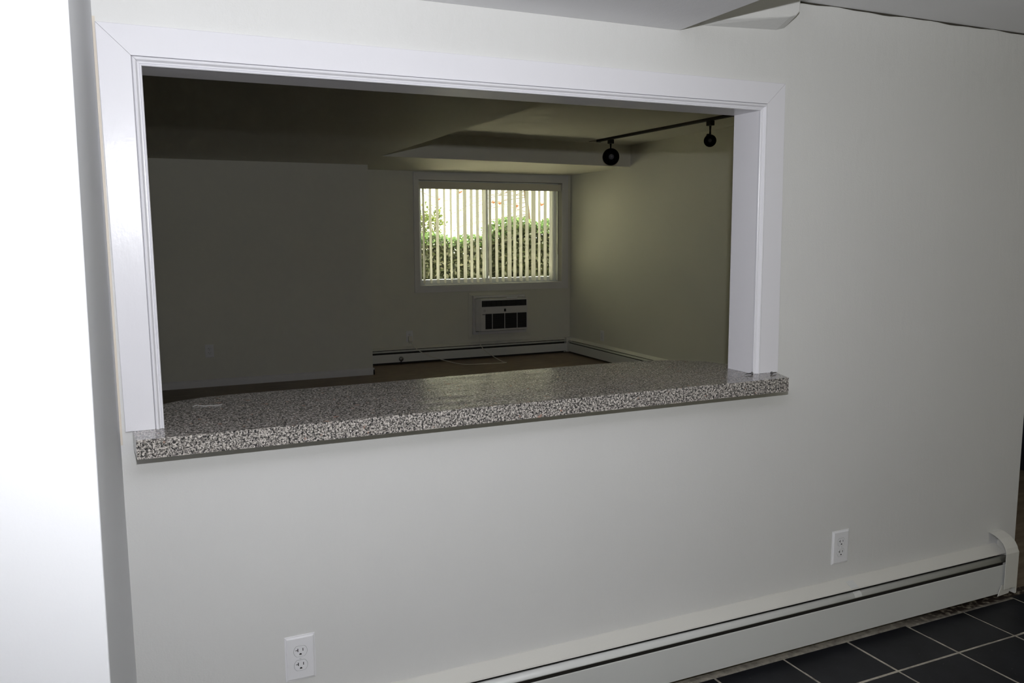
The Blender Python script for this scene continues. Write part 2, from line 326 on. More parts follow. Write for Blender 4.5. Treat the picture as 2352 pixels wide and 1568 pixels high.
# casing around the opening : three mitred boards with a bead moulding
O_bl, O_tl, O_tr, O_br = (-.0458, .993), (-.0535, 1.917), (1.903, 1.917), (1.916, .993)
def casing(name, Oa, Ia, Ob, Ib, mat_, yface, depth, flat=0.765, gap=0.0004, bead=True, sgn=-1):
    def P(O, I, u, v): return (O[0]+(I[0]-O[0])*u, yface - sgn*(-v)*1.0 if 0 else yface - v, O[1]+(I[1]-O[1])*u)
    def run(prof, nm, parent=None, smooth=False):
        n = len(prof); m = MB()
        A = [P(Oa, Ia, u, v) for u, v in prof]; B = [P(Ob, Ib, u, v) for u, v in prof]
        d = Vector(B[0])-Vector(A[0]); d.normalize(); A = [tuple(Vector(p)+d*gap) for p in A]; B = [tuple(Vector(p)-d*gap) for p in B]
        m.add(A+B, [tuple(range(n)), tuple(range(n, 2*n))[::-1]]); m.add(A+B, [(i, (i+1) % n, n+(i+1) % n, n+i) for i in range(n)], smooth)
        return m.build(nm, mat_, parent)
    o = run([(0, -depth), (0, -0.001), (0.012, 0), (flat-.01, 0), (flat, -0.0012), (flat, -depth)], name)
    o['kind'] = 'structure'
    if bead:
        prof = [(flat+.006, -depth), (flat+.006, -0.003), (flat+.03, 0.0030), (flat+.06, 0.0042), (flat+.09, 0.0035), (flat+.115, 0.0005), (flat+.13, -0.0025), (flat+.15, -0.0035), (flat+.17, -0.0035), (flat+.18, -0.0058), (flat+.195, -0.0040), (flat+.215, -0.0035), (flat+.235, -0.0050), (1.004, -0.0075), (1.004, -depth)]
        run(prof, 'bead_moulding', o)
    return o
casing('trim_2', O_bl, I_bl, O_tl, I_tl, M['trim'], 0.0, 0.012)
casing('trim_3', O_tl, I_tl, O_tr, I_tr, M['trim'], 0.0, 0.012)
casing('trim_4', O_tr, I_tr, O_br, I_br, M['trim'], 0.0, 0.012)
# jamb liners
j = MB(); j.hexa([(.026, .006, .993), (.0388, .006, .993), (.0388, .132, .993), (.026, .132, .993), (.026, .006, 1.845), (.036, .006, 1.845), (.036, .132, 1.845), (.026, .132, 1.845)])
struct('trim_5', j, M['jamb'])
j = MB(); j.hexa([(1.8155, .006, .993), (1.828, .006, .993), (1.828, .132, .993), (1.8155, .132, .993), (1.811, .006, 1.845), (1.828, .006, 1.845), (1.828, .132, 1.845), (1.811, .132, 1.845)])
struct('trim_6', j, M['jamb'])
struct('trim_7', MB().box(.036, 1.811, .006, .132, 1.8305, 1.846), M['jamb'])
struct('trim_8', MB().box(-.0592, -.0530, 0.0105, 0.013, .96, 1.93), M['cream_reflect'])  # cream tint of reflected light, painted as a strip beside the left casing

# floors
fl = struct('floor', MB().box(-1.6, XR+.2, -4.3, 0.0, -0.1, -0.0012), M['mortar'])
S = 0.2925; gx, gy = 2.238, -0.2665; gw = 0.0072
tm = {}
def tile_mesh(wx, wy):
    m = MB(); e = 0.0015
    m.hexa([(0, 0, -.01), (wx, 0, -.01), (wx, wy, -.01), (0, wy, -.01), (e, e, 0), (wx-e, e, 0), (wx-e, wy-e, 0), (e, wy-e, 0)])
    m.hexa([(0, 0, -.01), (wx, 0, -.01), (wx, wy, -.01), (0, wy, -.01), (0, 0, -.0012), (wx, 0, -.0012), (wx, wy, -.0012), (0, wy, -.0012)])
    return m
full = None; edge = None
for jy in range(-12, 1):
    for ix in range(-12, 9):
        xa = gx + ix*S + gw/2; ya = gy + jy*S + gw/2
        if xa > XR-.05 or xa < -1.45 or ya < -4.0: continue
        if jy == 0:
            ln = 0.215
            if edge is None: edge = tile_mesh(S-gw, ln).build('tile', M['slate'], fl); o = edge
            else: o = edge.copy(); C.objects.link(o)
            if 2.5 < xa < 3.1: o.scale = (1, 0.93, 1)
        else:
            if full is None: full = tile_mesh(S-gw, S-gw).build('tile', M['slate'], fl); o = full
            else: o = full.copy(); C.objects.link(o)
        o.parent = fl
        o.location = (xa, ya, random.uniform(-.0006, .0002)); o.rotation_euler = (random.uniform(-.002, .002), random.uniform(-.002, .002), 0)
struct('floor', MB().box(-2.9, XR+.2, 0.0, YW+.2, -0.1, 0.0), M['floor'])

# baseboard on the protruding wall
prof = [(0, 0), (.014, 0), (.014, .052), (.011, .060), (.006, .066), (0, .072)]
bb = MB(); bb.prism(prof, -2.7, 2.2, lambda d, z, t: (t, YP-d, z)); bb.prism(prof, YP-.014, YW, lambda d, z, t: (2.186+d, t, z))
struct('baseboard_left', bb, M['ftrim'])

# door in the right wall, seen as a dark sliver past the wall end
dr = MB().box(XR+.03, XR+.07, 0.37, 1.43, 0.004, 2.03); d = struct('door_1', dr, M['door'])
MB().lathe([(0.0, .06), (.02, .058), (.027, .045), (.02, .03), (.01, .022), (.01, 0), (.026, 0)], (XR+.03, 1.35, 0.95), (-1, 0, 0)).build('door_knob', M['steel'], d)

# window casing
WO = (2.852, 2.135, 4.800, 2.143, .790, .790); 
o_bl, o_tl, o_tr, o_br = (2.850, .792), (2.854, 2.135), (4.800, 2.142), (4.803, .789)
i_bl, i_tl, i_tr, i_br = (wx0, wz0), (wx0, wz1), (wx1, wz1), (wx1, wz0)
for n_, a, b_, c_, d_2 in (('trim_9', o_bl, i_bl, o_tl, i_tl), ('trim_10', o_tl, i_tl, o_tr, i_tr), ('trim_11', o_tr, i_tr, o_br, i_br), ('trim_12', o_br, i_br, o_bl, i_bl)):
    casing(n_, a, b_, c_, d_2, M['ftrim'], YW-.016, 0.016, flat=0.999, bead=False)
# sill and reveal boards
struct('trim_13', MB().box(wx0, wx1, YW-.014, YW+.1, wz0-.002, wz0+.006), M['ftrim'])
# window_1
win = MB(); yf0, yf1 = 6.965, 7.035; fz0, fz1 = wz0+.006, wz1
win.box(wx0, wx1, yf0, yf1, fz0, fz0+.030); win.box(wx0, wx1, yf0, yf1, fz1-.04, fz1)
win.box(wx0, wx0+.030, yf0, yf1, fz0+.03, fz1-.04); win.box(wx1-.06, wx1, yf0, yf1, fz0+.03, fz1-.04)
win = struct('window_1', win, M['vinylframe'], bevel=0.002)
for k, (xa, xb, ya) in enumerate(((wx0+.030, 3.80, 6.975), (3.755, wx1-.06, 7.002))):
    s = MB(); t = .028
    s.box(xa, xb, ya, ya+.024, fz0+.03, fz0+.03+t); s.box(xa, xb, ya, ya+.024, fz1-.04-t, fz1-.04)
    s.box(xa, xa+t, ya, ya+.024, fz0+.03+t, fz1-.04-t); s.box(xb-t, xb, ya, ya+.024, fz0+.03+t, fz1-.04-t)
    so = s.build('sash', M['vinylframe'], win, bevel=0.0015)
    MB().box(xa+t-.004, xb-t+.004, ya+.010, ya+.014, fz0+.03+t-.004, fz1-.04-t+.004).build('pane', M['glass'], so)
# frame of the added, unseen window behind the camera
w2 = MB(); w2.box(1.60, 2.70, -4.22, -4.16, 1.10, 1.14); w2.box(1.60, 2.70, -4.22, -4.16, 1.84, 1.88); w2.box(1.60, 1.64, -4.22, -4.16, 1.14, 1.84); w2.box(2.66, 2.70, -4.22, -4.16, 1.14, 1.84)
struct('unseen_fill_window', w2, M['vinylframe'])
# outside ground
struct('ground', MB().box(-30, 40, YW+.2, 60, .1, .70), M['ground'])

# ------------------------------------------------------------------ countertop
ctop = [(-.023, -.097), (1.870, -.098), (1.903, .0), (1.903, .0118), (1.8150, .0118), (1.8150, .133), (1.878, .133), (1.870, .196), (1.845, .28), (1.79, .345), (1.73, .378), (1.655, .396), (1.55, .405), (1.40, .406), (1.168, .402), (.9, .392), (.645, .382), (.437, .379), (.25, .379), (.15, .368), (.09, .345), (.04, .31), (-.0, .26), (-.02, .2), (-.025, .133), (.0392, .133), (.0392, .0118), (-.031, .0118), (-.030, 0)]
zc, zcb = .993, .949
ct = MB(); ct.prism(ctop, zcb, zc, lambda a, b, t: (a, b, t)); ct = ct.build('countertop', M['granite'])
tag(ct, 'grey and black speckled stone-look counter ledge lying through the wall opening', 'countertop')
eb = MB(); eb.box(-.0235, 1.8705, -.0995, -.0973, zcb-.0005, zc-.0008); eb.build('edge_band', M['granite'], ct)

# ------------------------------------------------------------------ outlets
def make_outlet():
    t = empty('wall_outlet')
    W, H, T = .079, .124, .0055
    p = MB(); e = .006
    p.hexa([(-W/2, 0, -H/2), (W/2, 0, -H/2), (W/2, 0, H/2), (-W/2, 0, H/2), (-W/2+e, -T, -H/2+e), (W/2-e, -T, -H/2+e), (W/2-e, -T, H/2-e), (-W/2+e, -T, H/2-e)])
    p.hexa([(-W/2, 0, -H/2), (W/2, 0, -H/2), (W/2, 0, H/2), (-W/2, 0, H/2), (-W/2, -.002, -H/2), (W/2, -.002, -H/2), (W/2, -.002, H/2), (-W/2, -.002, H/2)])
    p.build('plate', M['plastic'], t, bevel=.0012)
    for s in (1, -1):
        pts = []
        for k in range(32):
            a = 2*math.pi*k/32; x = .0172*math.cos(a); z = .0172*math.sin(a); z = max(-.0142, min(.0142, z)); pts.append((x, z))
        zc_ = s*.0195
        groove = MB().prism([(x*1.05, z*1.05) for x, z in pts], -T-.0004, -T+.001, lambda a, b, y: (a, y, b+zc_)).build('groove', M['screw'], t)
        groove.data.materials[0] = M['ac_label']
        r = MB().prism(pts, -T-.0012, -T+.001, lambda a, b, y: (a, y, b+zc_)).build('receptacle', M['plastic'], t, bevel=.0004)
        sl = MB(); y = -T-.0015
        sl.box(-.0078, -.0056, y, y+.001, zc_-.0005, zc_+.0085); sl.box(-.0125, -.0078, y, y+.001, zc_+.0030, zc_+.0048)
        sl.box(.0056, .0076, y, y+.001, zc_+.0005, zc_+.0080)
        sl.prism([(.0030*math.cos(a), .0030*math.sin(a)) for a in [math.pi*k/8 for k in range(9)]] + [(-.0030, -.0016), (.0030, -.0016)], y, y+.001, lambda a, b, yy: (a, yy, b+zc_-.0078))
        sl.build('slots', M['slot'], r)
    s = MB().lathe([(0, .0016), (.0022, .0014), (.0030, .0004), (.0030, 0)], (0, -T, 0), (0, -1, 0), 14).build('screw', M['screw'], t)
    return t
ow = make_outlet(); ow.location = (.336, .0118, .342)
tag(ow, 'white wall outlet low on the near wall below the counter, cut by the picture bottom', 'outlet', 'white duplex outlets')
def outlet_copy(loc, rz, label):
    o = copy_tree(ow); o.location = loc; o.rotation_euler = (0, 0, rz); o['label'] = label; return o
outlet_copy((2.243, .0118, .332), 0, 'white wall outlet on the near wall, above the long heater at the right')
outlet_copy((.592, YP-.0002, .347), 0, 'white wall outlet on the dim left wall of the far room, above the white baseboard')
o_ac = outlet_copy((2.779, YW-.0002, .302), 0, 'white wall outlet left of the air conditioner with a grey plug in it')
outlet_copy((XR-.0002, 6.085, .281), math.radians(-90), 'white wall outlet on the right side wall of the far room')

# ------------------------------------------------------------------ baseboard heaters
def heater(length, zoff=0.0, joiner=None, bottom=.037, panel_top=.153):
    t = empty('baseboard_heater')
    ext = lambda d, z, x: (x, -d, z+zoff)
    MB().prism([(0, .02), (.004, .02), (.004, .19), (0, .19)], 0, length, ext).build('back_plate', M['gap_shade'], t)
    MB().prism([(0, .2115), (.0045, .2110), (.047, .1885), (.0485, .1840), (.046, .1838), (.044, .1868), (.004, .206), (0, .206)], 0, length, ext).build('hood', M['hood'], t)
    MB().prism([(.042, .1765), (.050, .1775), (.0570, .1750), (.0610, .1700), (.0645, .1635), (.0655, .1600), (.063, .1605), (.059, .168), (.050, .1735), (.042, .173)], 0, length, ext, True).build('damper', M['heater'], t)
    MB().prism([(.0715, bottom), (.0735, bottom), (.0740, panel_top-.003), (.0732, panel_top), (.0722, panel_top), (.0715, panel_top-.003)], 0, length, ext).build('front_panel', M['heater'], t)
    MB().prism([(.018, .04), (.055, .04), (.055, .168), (.018, .168)], 0.02, length-.02, ext).build('fin_pack', M['gap_shade'], t)
    if joiner:
        m = MB(); x = joiner
        for pr in ([(.0, .2125), (.0470, .1900), (.0470, .1885), (0, .2110)], [(.050, .1782), (.0574, .1756), (.0615, .1704), (.0652, .1630), (.0645, .1630), (.0608, .1698), (.0568, .1748), (.050, .1775)]):
            m.prism(pr, x, x+.034, ext)
        m.build('joiner_strip', M['heater'], t)
    return t
hk = heater(3.135, joiner=2.315); hk.location = (-.055, .0118, 0)
tag(hk, 'long cream baseboard heater low on the near wall above the black tiles', 'heater', 'baseboard heaters')
# strip wrapped over the right end
cp = [(0.0, .262), (.012, .262), (.030, .258), (.050, .250), (.068, .237), (.080, .220), (.0865, .200), (.087, .180), (.088, .10), (.089, .058)]
cap = MB(); n = len(cp); x0_, x1_ = 3.095, 3.165
v = []
for i, (d, z) in enumerate(cp):
    for xx in (x0_, x1_):
        v += [(xx - .012*(i/n), -d, z), (xx - .012*(i/n), -d+.002, z-.0015)]
fs = []
for i in range(n-1):
    a = 4*i; b = 4*(i+1); fs += [(a, b, b+2, a+2), (a+1, a+3, b+3, b+1), (a, a+1, b+1, b), (a+2, b+2, b+3, a+3)]
fs += [(0, 2, 3, 1), (4*(n-1), 4*(n-1)+1, 4*(n-1)+3, 4*(n-1)+2)]
cap.add(v, fs); cap.build('end_strip', M['hood'], hk)
MB().hexa([(3.062, -.080, .030), (3.125, -.080, .034), (3.125, -.078, .034), (3.062, -.078, .030), (3.075, -.084, .075), (3.135, -.084, .075), (3.135, -.082, .075), (3.075, -.082, .075)]).build('end_tab', M['hood'], hk)
MB().prism([(0, .03), (.086, .03), (.086, .2), (.066, .237), (.03, .256), (0, .26)], 3.152, 3.162, lambda d, z, x: (x, -d, z)).build('end_plate', M['hood'], hk)
hw = heater(XR-2.186-.09, -.022, bottom=.047, panel_top=.140); hw.location = (2.19, YW, 0)
tag(hw, 'cream baseboard heater under the window and air conditioner with a round valve at its left', 'heater', 'baseboard heaters')
vk = MB().lathe([(.0, .034), (.012, .034), (.020, .030), (.026, .022), (.026, .010), (.020, .004), (.012, .0), (.012, -.01)], (.46, -.069, .062), (0, -1, 0), 20).build('valve_knob', M['steel'], hw)
MB().tube([(.46, -.085, .045), (.455, -.09, .02), (.455, -.09, .004)], .006, 8).build('valve_stem', M['black'], vk)
MB().box(XR-2.186-.09, XR-2.186-.004, -.071, 0, .01, .186).build('corner_cap', M['hood'], hw)
hr = heater(5.0, -.030, bottom=.052); hr.location = (XR, YW-.075, 0); hr.rotation_euler = (0, 0, math.radians(-90))
tag(hr, 'cream baseboard heater running along the right side wall of the far room', 'heater', 'baseboard heaters')

# ------------------------------------------------------------------ vertical blind
vb = empty('vertical_blind', (3.82, 6.93, .88)); tag(vb, 'cream vertical blind of narrow open slats hanging in the bright window', 'blind')
def vchild(mb, name, m_, **k):
    o = mb.build(name, m_, vb, **k); o.matrix_parent_inverse = Matrix.Translation(-vb.location); return o
vl = MB(); vl.box(wx0+.004, wx1-.004, 6.878, 6.884, 1.955, 2.036); vl.box(wx0+.004, wx1-.004, 6.884, 6.955, 2.028, 2.036)
vchild(vl, 'valance', M['valance'], bevel=.0015)
vchild(MB().box(wx0+.02, wx1-.02, 6.905, 6.945, 1.995, 2.026), 'head_rail', M['plastic'])
W = .089
meas = [(2.955, 2.979), (3.035, 3.064), (3.114, 3.149), (3.205, 3.229), (3.285, 3.309), (3.366, 3.398), (3.444, 3.487), (3.529, 3.564), (3.603, 3.641), (3.680, 3.715), (3.762, 3.797), (3.844, 3.881), (3.924, 3.96), (4.0, 4.052), (4.077, 4.115), (4.153, 4.195), (4.233, 4.277), (4.312, 4.37), (4.403, 4.435), (4.477, 4.518), (4.554, 4.596), (4.64, 4.665)]
for a, b in meas:
    yc = 6.925; sc = (yc+2.1)/(YW+2.1); xc = (a+b)/2*sc; wd = (b-a)*sc; tt = xc/(yc+2.1)
    # apparent width W*(tt*cos p - sin p)  ->  p
    p = math.atan(tt) - math.asin(min(.95, wd/(W*math.hypot(1, tt))))
    m = MB(); K = 6; vs = []
    for z in (.886, 1.998):
        for k in range(K+1):
            u = (k/K-.5)*W; c_ = .0035*(1-(2*k/K-1)**2)
            vs.append((xc + u*math.sin(p) + c_*math.cos(p), yc + u*math.cos(p) - c_*math.sin(p), z))
    vs2 = [(x_+.0009*math.cos(p), y_-.0009*math.sin(p), z_) for x_, y_, z_ in vs]
    n_ = K+1
    m.add(vs+vs2, [(k, k+1, n_+k+1, n_+k) for k in range(K)] + [(2*n_+k, 3*n_+k, 3*n_+k+1, 2*n_+k+1) for k in range(K)] + [(k, 2*n_+k, 2*n_+k+1, k+1) for k in range(K)] + [(n_+k, n_+k+1, 3*n_+k+1, 3*n_+k) for k in range(K)] + [(0, n_, 3*n_, 2*n_), (K, 2*n_+K, 3*n_+K, n_+K)])
    vchild(m, 'vane', M['vane'])
vchild(MB().tube([(4.680, 6.895, 1.97), (4.682, 6.895, 1.20)], .0035, 8), 'wand', M['wand'])

# ------------------------------------------------------------------ air conditioner
ac = empty('air_conditioner', (3.88, YW, .30)); tag(ac, 'white through-wall air conditioner under the window, with dark grilles and cord', 'air conditioner')
def achild(mb, name, m_, parent=None, **k):
    o = mb.build(name, m_, parent or ac, **k)
    if not parent: o.matrix_parent_inverse = Matrix.Translation(-ac.location)
    return o
to, ti = ((3.492, .229), (3.498, .770), (4.286, .765), (4.302, .228)), ((3.548, .285), (3.552, .722), (4.222, .718), (4.232, .285))
tr = MB()
for i in range(4):
    a, b, c_, d3 = to[i], to[(i+1) % 4], ti[(i+1) % 4], ti[i]
    tr.hexa([(a[0], YW, a[1]), (b[0], YW, b[1]), (c_[0], YW, c_[1]), (d3[0], YW, d3[1]), (a[0], YW-.007, a[1]), (b[0], YW-.007, b[1]), (c_[0], YW-.018, c_[1]), (d3[0], YW-.018, d3[1])])
achild(tr, 'wall_surround', M['far_wall'])
sl = MB(); ys0, ys1 = YW-.055, YW
so_, si_ = ((3.535, .283), (3.541, .738), (4.200, .733), (4.218, .283)), ((3.565, .315), (3.567, .712), (4.178, .708), (4.190, .315))
for i in range(4):
    a, b, c_, d3 = so_[i], so_[(i+1) % 4], si_[(i+1) % 4], si_[i]
    sl.hexa([(a[0], ys1, a[1]), (b[0], ys1, b[1]), (c_[0], ys1, c_[1]), (d3[0], ys1, d3[1]), (a[0], ys0, a[1]), (b[0], ys0, b[1]), (c_[0], ys0, c_[1]), (d3[0], ys0, d3[1])])
achild(sl, 'sleeve', M['ac'])
achild(MB().box(3.57, 4.17, YW-.05, YW-.004, .33, .70), 'dark_interior', M['ac_dark'])
yb = 6.72  # front plane
bx0, bx1, bz0, bz1 = 3.595, 4.188, .331, .703
body = MB()
# body shell as frame pieces round the two grille recesses
body.box(bx0, bx1, yb+.012, yb+.10, bz0, bz1)
body.box(bx0, bx1, yb, yb+.012, .683, bz1); body.box(bx0, bx1, yb, yb+.012, .530, .612); body.box(bx0, bx1, yb, yb+.012, bz0, .351)
body.box(bx0, 3.650, yb, yb+.012, .351, .530); body.box(bx0, 3.606, yb, yb+.012, .612, .683); body.box(4.180, bx1, yb, yb+.012, .351, .530); body.box(4.178, bx1, yb, yb+.012, .612, .683)
# tapering left cheek
body.hexa([(3.555, yb+.05, bz0+.003), (bx0, yb, bz0), (bx0, yb+.10, bz0), (3.552, yb+.10, bz0), (3.555, yb+.05, bz1-.002), (bx0, yb, bz1), (bx0, yb+.10, bz1), (3.552, yb+.10, bz1)])
body = achild(body, 'body', M['ac'])
dg = MB().box(3.606, 4.178, yb+.006, yb+.0125, .612, .683); dg = achild(dg, 'outlet_grille', M['ac_dark'])
sg = MB()
for k in range(9):
    xa = 3.612 + k*.063
    for q in range(4):
        if k in (6, 7) and q % 2: continue
        sg.box(xa, xa+.044, yb+.003, yb+.006, .622+q*.015, .626+q*.015)
o = sg.build('slat', M['ac_fin'], dg); o['kind'] = 'stuff'
ig = achild(MB().box(3.650, 4.180, yb+.009, yb+.0125, .351, .530), 'intake_grille', M['ac_dark'])
lv = MB()
for q in range(15): lv.box(3.650, 4.180, yb+.003, yb+.008, .356+q*.0117, .3595+q*.0117)
o = lv.build('louvre', M['ac_fin'], ig); o['kind'] = 'stuff'
for xm in (3.738, 3.896, 4.056): MB().box(xm-.0035, xm+.0035, yb+.0005, yb+.006, .351, .530).build('mullion', M['ac'], ig)
achild(MB().box(3.887, 3.911, yb-.0012, yb+.001, .550, .583), 'display', M['ac_dark'])
em = MB()
for k in range(24):
    a0, a1 = 2*math.pi*k/24, 2*math.pi*(k+1)/24
    q = lambda r, a, y: (3.640+r*math.cos(a), y, .568+r*math.sin(a))
    em.add([q(.0125, a0, yb-.001), q(.0125, a1, yb-.001), q(.009, a1, yb-.001), q(.009, a0, yb-.001)], [(0, 1, 2, 3)])
em.tube([(3.635, yb-.001, .571), (3.638, yb-.001, .564), (3.641, yb-.001, .571), (3.645, yb-.001, .565)], .0012, 6)
achild(em, 'emblem', M['ac_label'])
achild(MB().box(3.612, 3.646, yb-.001, yb+.001, .520, .526), 'latch_slot', M['ac_dark'])
achild(MB().box(3.92, 4.06, yb+.005, yb+.03, bz1+.001, .715), 'top_tab', M['plastic'])
cpts = [(3.604, 6.80, .335), (3.604, 6.795, .25), (3.615, 6.785, .16), (3.66, 6.70, .085), (3.745, 6.47, .006), (3.765, 6.385, .004), (3.70, 6.37, .004), (3.49, 6.40, .004), (3.27, 6.47, .004), (3.11, 6.66, .035), (2.97, 6.74, .085), (2.87, 6.77, .135), (2.80, 6.79, .195), (2.785, 6.815, .235)]
cord = MB().tube(smooth_path(cpts, 6), .0042, 8); cord = achild(cord, 'power_cord', M['cord'])
pg = MB(); pg.hexa([(2.766, 6.835, .225), (2.788, 6.835, .225), (2.788, 6.850, .225), (2.766, 6.850, .225), (2.757, 6.822, .255), (2.797, 6.822, .255), (2.797, 6.864, .255), (2.757, 6.864, .255)])
pg.hexa([(2.757, 6.822, .255), (2.797, 6.822, .255), (2.797, 6.864, .255), (2.757, 6.864, .255), (2.757, 6.828, .304), (2.797, 6.828, .304), (2.797, 6.862, .304), (2.757, 6.862, .304)])
pg.tube([(2.785, 6.818, .235), (2.777, 6.835, .245)], .006, 8)
pg.build('plug', M['cord'], cord, bevel=.002)

# ------------------------------------------------------------------ track lighting
tk = empty('light_track', (4.28, 4.2, ZU)); tag(tk, 'black ceiling light track on the ceiling near the right side wall', 'light track')
def tchild(mb, name, par, m_=None, **k):
    o = mb.build(name, m_ or M['black'], par, **k); o.matrix_parent_inverse = Matrix.Translation(-par.location); return o
ta, tb = Vector((4.258, 5.20, 0)), Vector((4.325, 2.75, 0)); dv = (tb-ta).normalized(); nv = Vector((dv.y, -dv.x, 0))
def bar(a, b, hw, z0, z1):
    p = [a-nv*hw, a+nv*hw, b+nv*hw, b-nv*hw]
    return [(q.x, q.y, z0) for q in p] + [(q.x, q.y, z1) for q in p]
m = MB(); m.hexa(bar(ta, tb, .0175, ZU-.006, ZU)); 
m.hexa([tuple(Vector(q)) for q in bar(ta+nv*.0125, tb+nv*.0125, .005, ZU-.022, ZU-.006)]); m.hexa([tuple(Vector(q)) for q in bar(ta-nv*.0125, tb-nv*.0125, .005, ZU-.022, ZU-.006)])
tchild(m, 'rail', tk)
tchild(MB().hexa(bar(ta-dv*.02, ta+dv*.01, .019, ZU-.0245, ZU)), 'end_cap', tk)
tchild(MB().tube([ta-dv*.02+Vector((0, 0, ZU-.012)), ta-dv*.09+Vector((-.01, 0, ZU-.006)), ta-dv*.16+Vector((-.015, 0, ZU-.003))], .003, 6), 'feed_wire', tk)
def track_head(Y, label, zc_, R, aim, off):
    X = ta.x + (tb.x-ta.x)*(ta.y-Y)/(ta.y-tb.y)
    t = empty('track_spotlight', (X, Y, ZU-.022)); tag(t, label, 'spotlight', 'black track spotlights')
    m = MB(); m.hexa(bar(Vector((X, Y, 0))-dv*.028, Vector((X, Y, 0))+dv*.028, .021, ZU-.062, ZU-.0225)); tchild(m, 'connector', t, bevel=.003)
    hc = Vector((X, Y, zc_))+Vector(off); A = Vector(aim).normalized()
    tchild(MB().tube([(X, Y, ZU-.061), (X, Y, ZU-.10), (X, Y, zc_+R*.95)], [.010, .007, .009], 10), 'stem', t)
    prof = []
    for k in range(10):   # rounded back
        a = math.pi/2*k/9; prof.append((max(.001, R*math.sin(a)), -R*.72*math.cos(a)*1.15))
    prof += [(R*1.02, R*.10), (R*1.02, R*.28), (R*.97, R*.28), (R*.90, R*.05), (R*.62, -R*.35), (R*.30, -R*.52), (0.0005, -R*.55)]
    sh = tchild(MB().lathe(prof, hc, A, 32), 'shade', t)
    k2 = tchild(MB().lathe([(0.0005, R*.02), (R*.20, R*.0), (R*.32, -R*.08), (R*.34, -R*.18), (R*.24, -R*.40)], hc, A, 20), 'bulb', t, M['bulb'])
    tchild(MB().lathe([(.0005, .016), (.014, .013), (.014, -.013), (.0005, -.016)], hc + Vector((R*.62, .02, R*.70)) if off[0] < -.01 else hc+Vector((0, .02, R*.85)), (1, .3, 0), 14), 'swivel_knob', t)
    return t
track_head(4.985, 'black track spotlight at the far end of the ceiling track, turned toward the opening', 2.186, .080, (-.80, -1, -.12), (-.012, -.03, 0))
track_head(3.500, 'black track spotlight on the nearer part of the ceiling track, beside the opening jamb', 2.195, .049, (-.62, -1, -.30), (0, 0, 0))

# ------------------------------------------------------------------ small things on the ledge
def screw(loc, d, label):
    t = empty('steel_screw', loc); tag(t, label, 'screw', 'screws on the ledge')
    dx = Vector(d).normalized()
    MB().lathe([(0.0005, .0052), (.0030, .0045), (.0048, .0022), (.0050, .0), (.0022, -.0008)], Vector((0, 0, .005)), -dx + Vector((0, -.9, .25)), 14).build('head', M['steel'], t)
    MB().tube([(0, 0, .005), Vector((0, 0, .0045))+dx*.022, Vector((0, 0, .003))+dx*.030], [.0020, .0018, .0004], 8).build('shank', M['steel'], t)
screw((1.862, -.030, .993), (1, .25, 0), 'small steel screw on the right end of the ledge in front of the white casing')
screw((1.800, -.006, .993), (-1, .05, 0), 'small steel screw lying at the foot of the right jamb')
ln = MB().tube(smooth_path([(.115, .235, .9945), (.128, .243, .996), (.142, .232, .9945), (.160, .228, .995), (.175, .226, .9945), (.190, .230, .9945)], 5), .0006, 5).build('lint_thread', M['lint'])
tag(ln, 'thin white thread of lint on the dim left part of the ledge', 'thread')

# ------------------------------------------------------------------ garden outside
def leaves(fn, count, size, aspect=0.5):
    P = np.array([fn() for _ in range(count)])
    n = rng.normal(size=(count, 3)); n /= np.linalg.norm(n, axis=1)[:, None]
    u = np.cross(n, rng.normal(size=(count, 3))); u /= np.linalg.norm(u, axis=1)[:, None]; v_ = np.cross(n, u)
    s = size*rng.uniform(.6, 1.3, size=(count, 1))
    A = P-u*s; B = P+v_*s*aspect; D = P+u*s; E_ = P-v_*s*aspect
    V = np.stack([A, B, D, E_], 1).reshape(-1, 3)
    F = [(4*i, 4*i+1, 4*i+2, 4*i+3) for i in range(count)]
    return V, F
def foliage(name, fn, count, size, m_, parent, aspect=.5):
    V, F = leaves(fn, count, size, aspect)
    me = bpy.data.meshes.new(name); me.from_pydata(V.tolist(), [], F); me.materials.append(m_)
    o = bpy.data.objects.new(name, me); C.objects.link(o)
    o.parent = parent; o.matrix_parent_inverse = Matrix.Translation(-parent.location); o['kind'] = 'stuff'; return o
def hedge(cx, cy, rx, ry, z0, top, label, n, topn):
    t = empty('hedge', (cx, cy, z0)); tag(t, label, 'hedge')
    def inner():
        while True:
            a, b, c_ = rng.uniform(-1, 1, 3)
            if abs(a)**4+abs(b)**4+abs(c_)**6 < 1 and (max(abs(a), abs(b), abs(c_)) > .15):
                zz = z0 + (top-z0)*(c_*.5+.5); return (cx+a*rx, cy+b*ry, zz + .05*math.sin(a*rx*7+cx)*(c_ > .5))
    def crest():
        while True:
            a, b = rng.uniform(-1, 1, 2)
            if abs(a)**4+abs(b)**4 < 1: return (cx+a*rx, cy+b*ry, top - .10*abs(a)**4 + rng.uniform(-.13, .04) + .05*math.sin(a*rx*7+cx))
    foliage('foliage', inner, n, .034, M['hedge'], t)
    foliage('backlit_crest', crest, topn, .024, M['hedge_top'], t)
    st = MB()
    for k in range(9):
        x = cx+rng.uniform(-.8, .8)*rx; y = cy+rng.uniform(-.3, .3)*ry
        st.tube([(x, y, z0-.02), (x+rng.uniform(-.06, .06), y, z0+(top-z0)*.4), (x+rng.uniform(-.2, .2), y+rng.uniform(-.1, .1), z0+(top-z0)*.8)], [.016, .012, .006], 6)
    o = st.build('stems', M['bark'], t); o.matrix_parent_inverse = Matrix.Translation(-t.location)
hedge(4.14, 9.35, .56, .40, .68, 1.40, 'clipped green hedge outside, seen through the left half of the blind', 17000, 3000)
hedge(5.76, 9.40, .98, .45, .68, 1.62, 'taller clipped green hedge outside, seen through the right half of the blind', 30000, 4800)
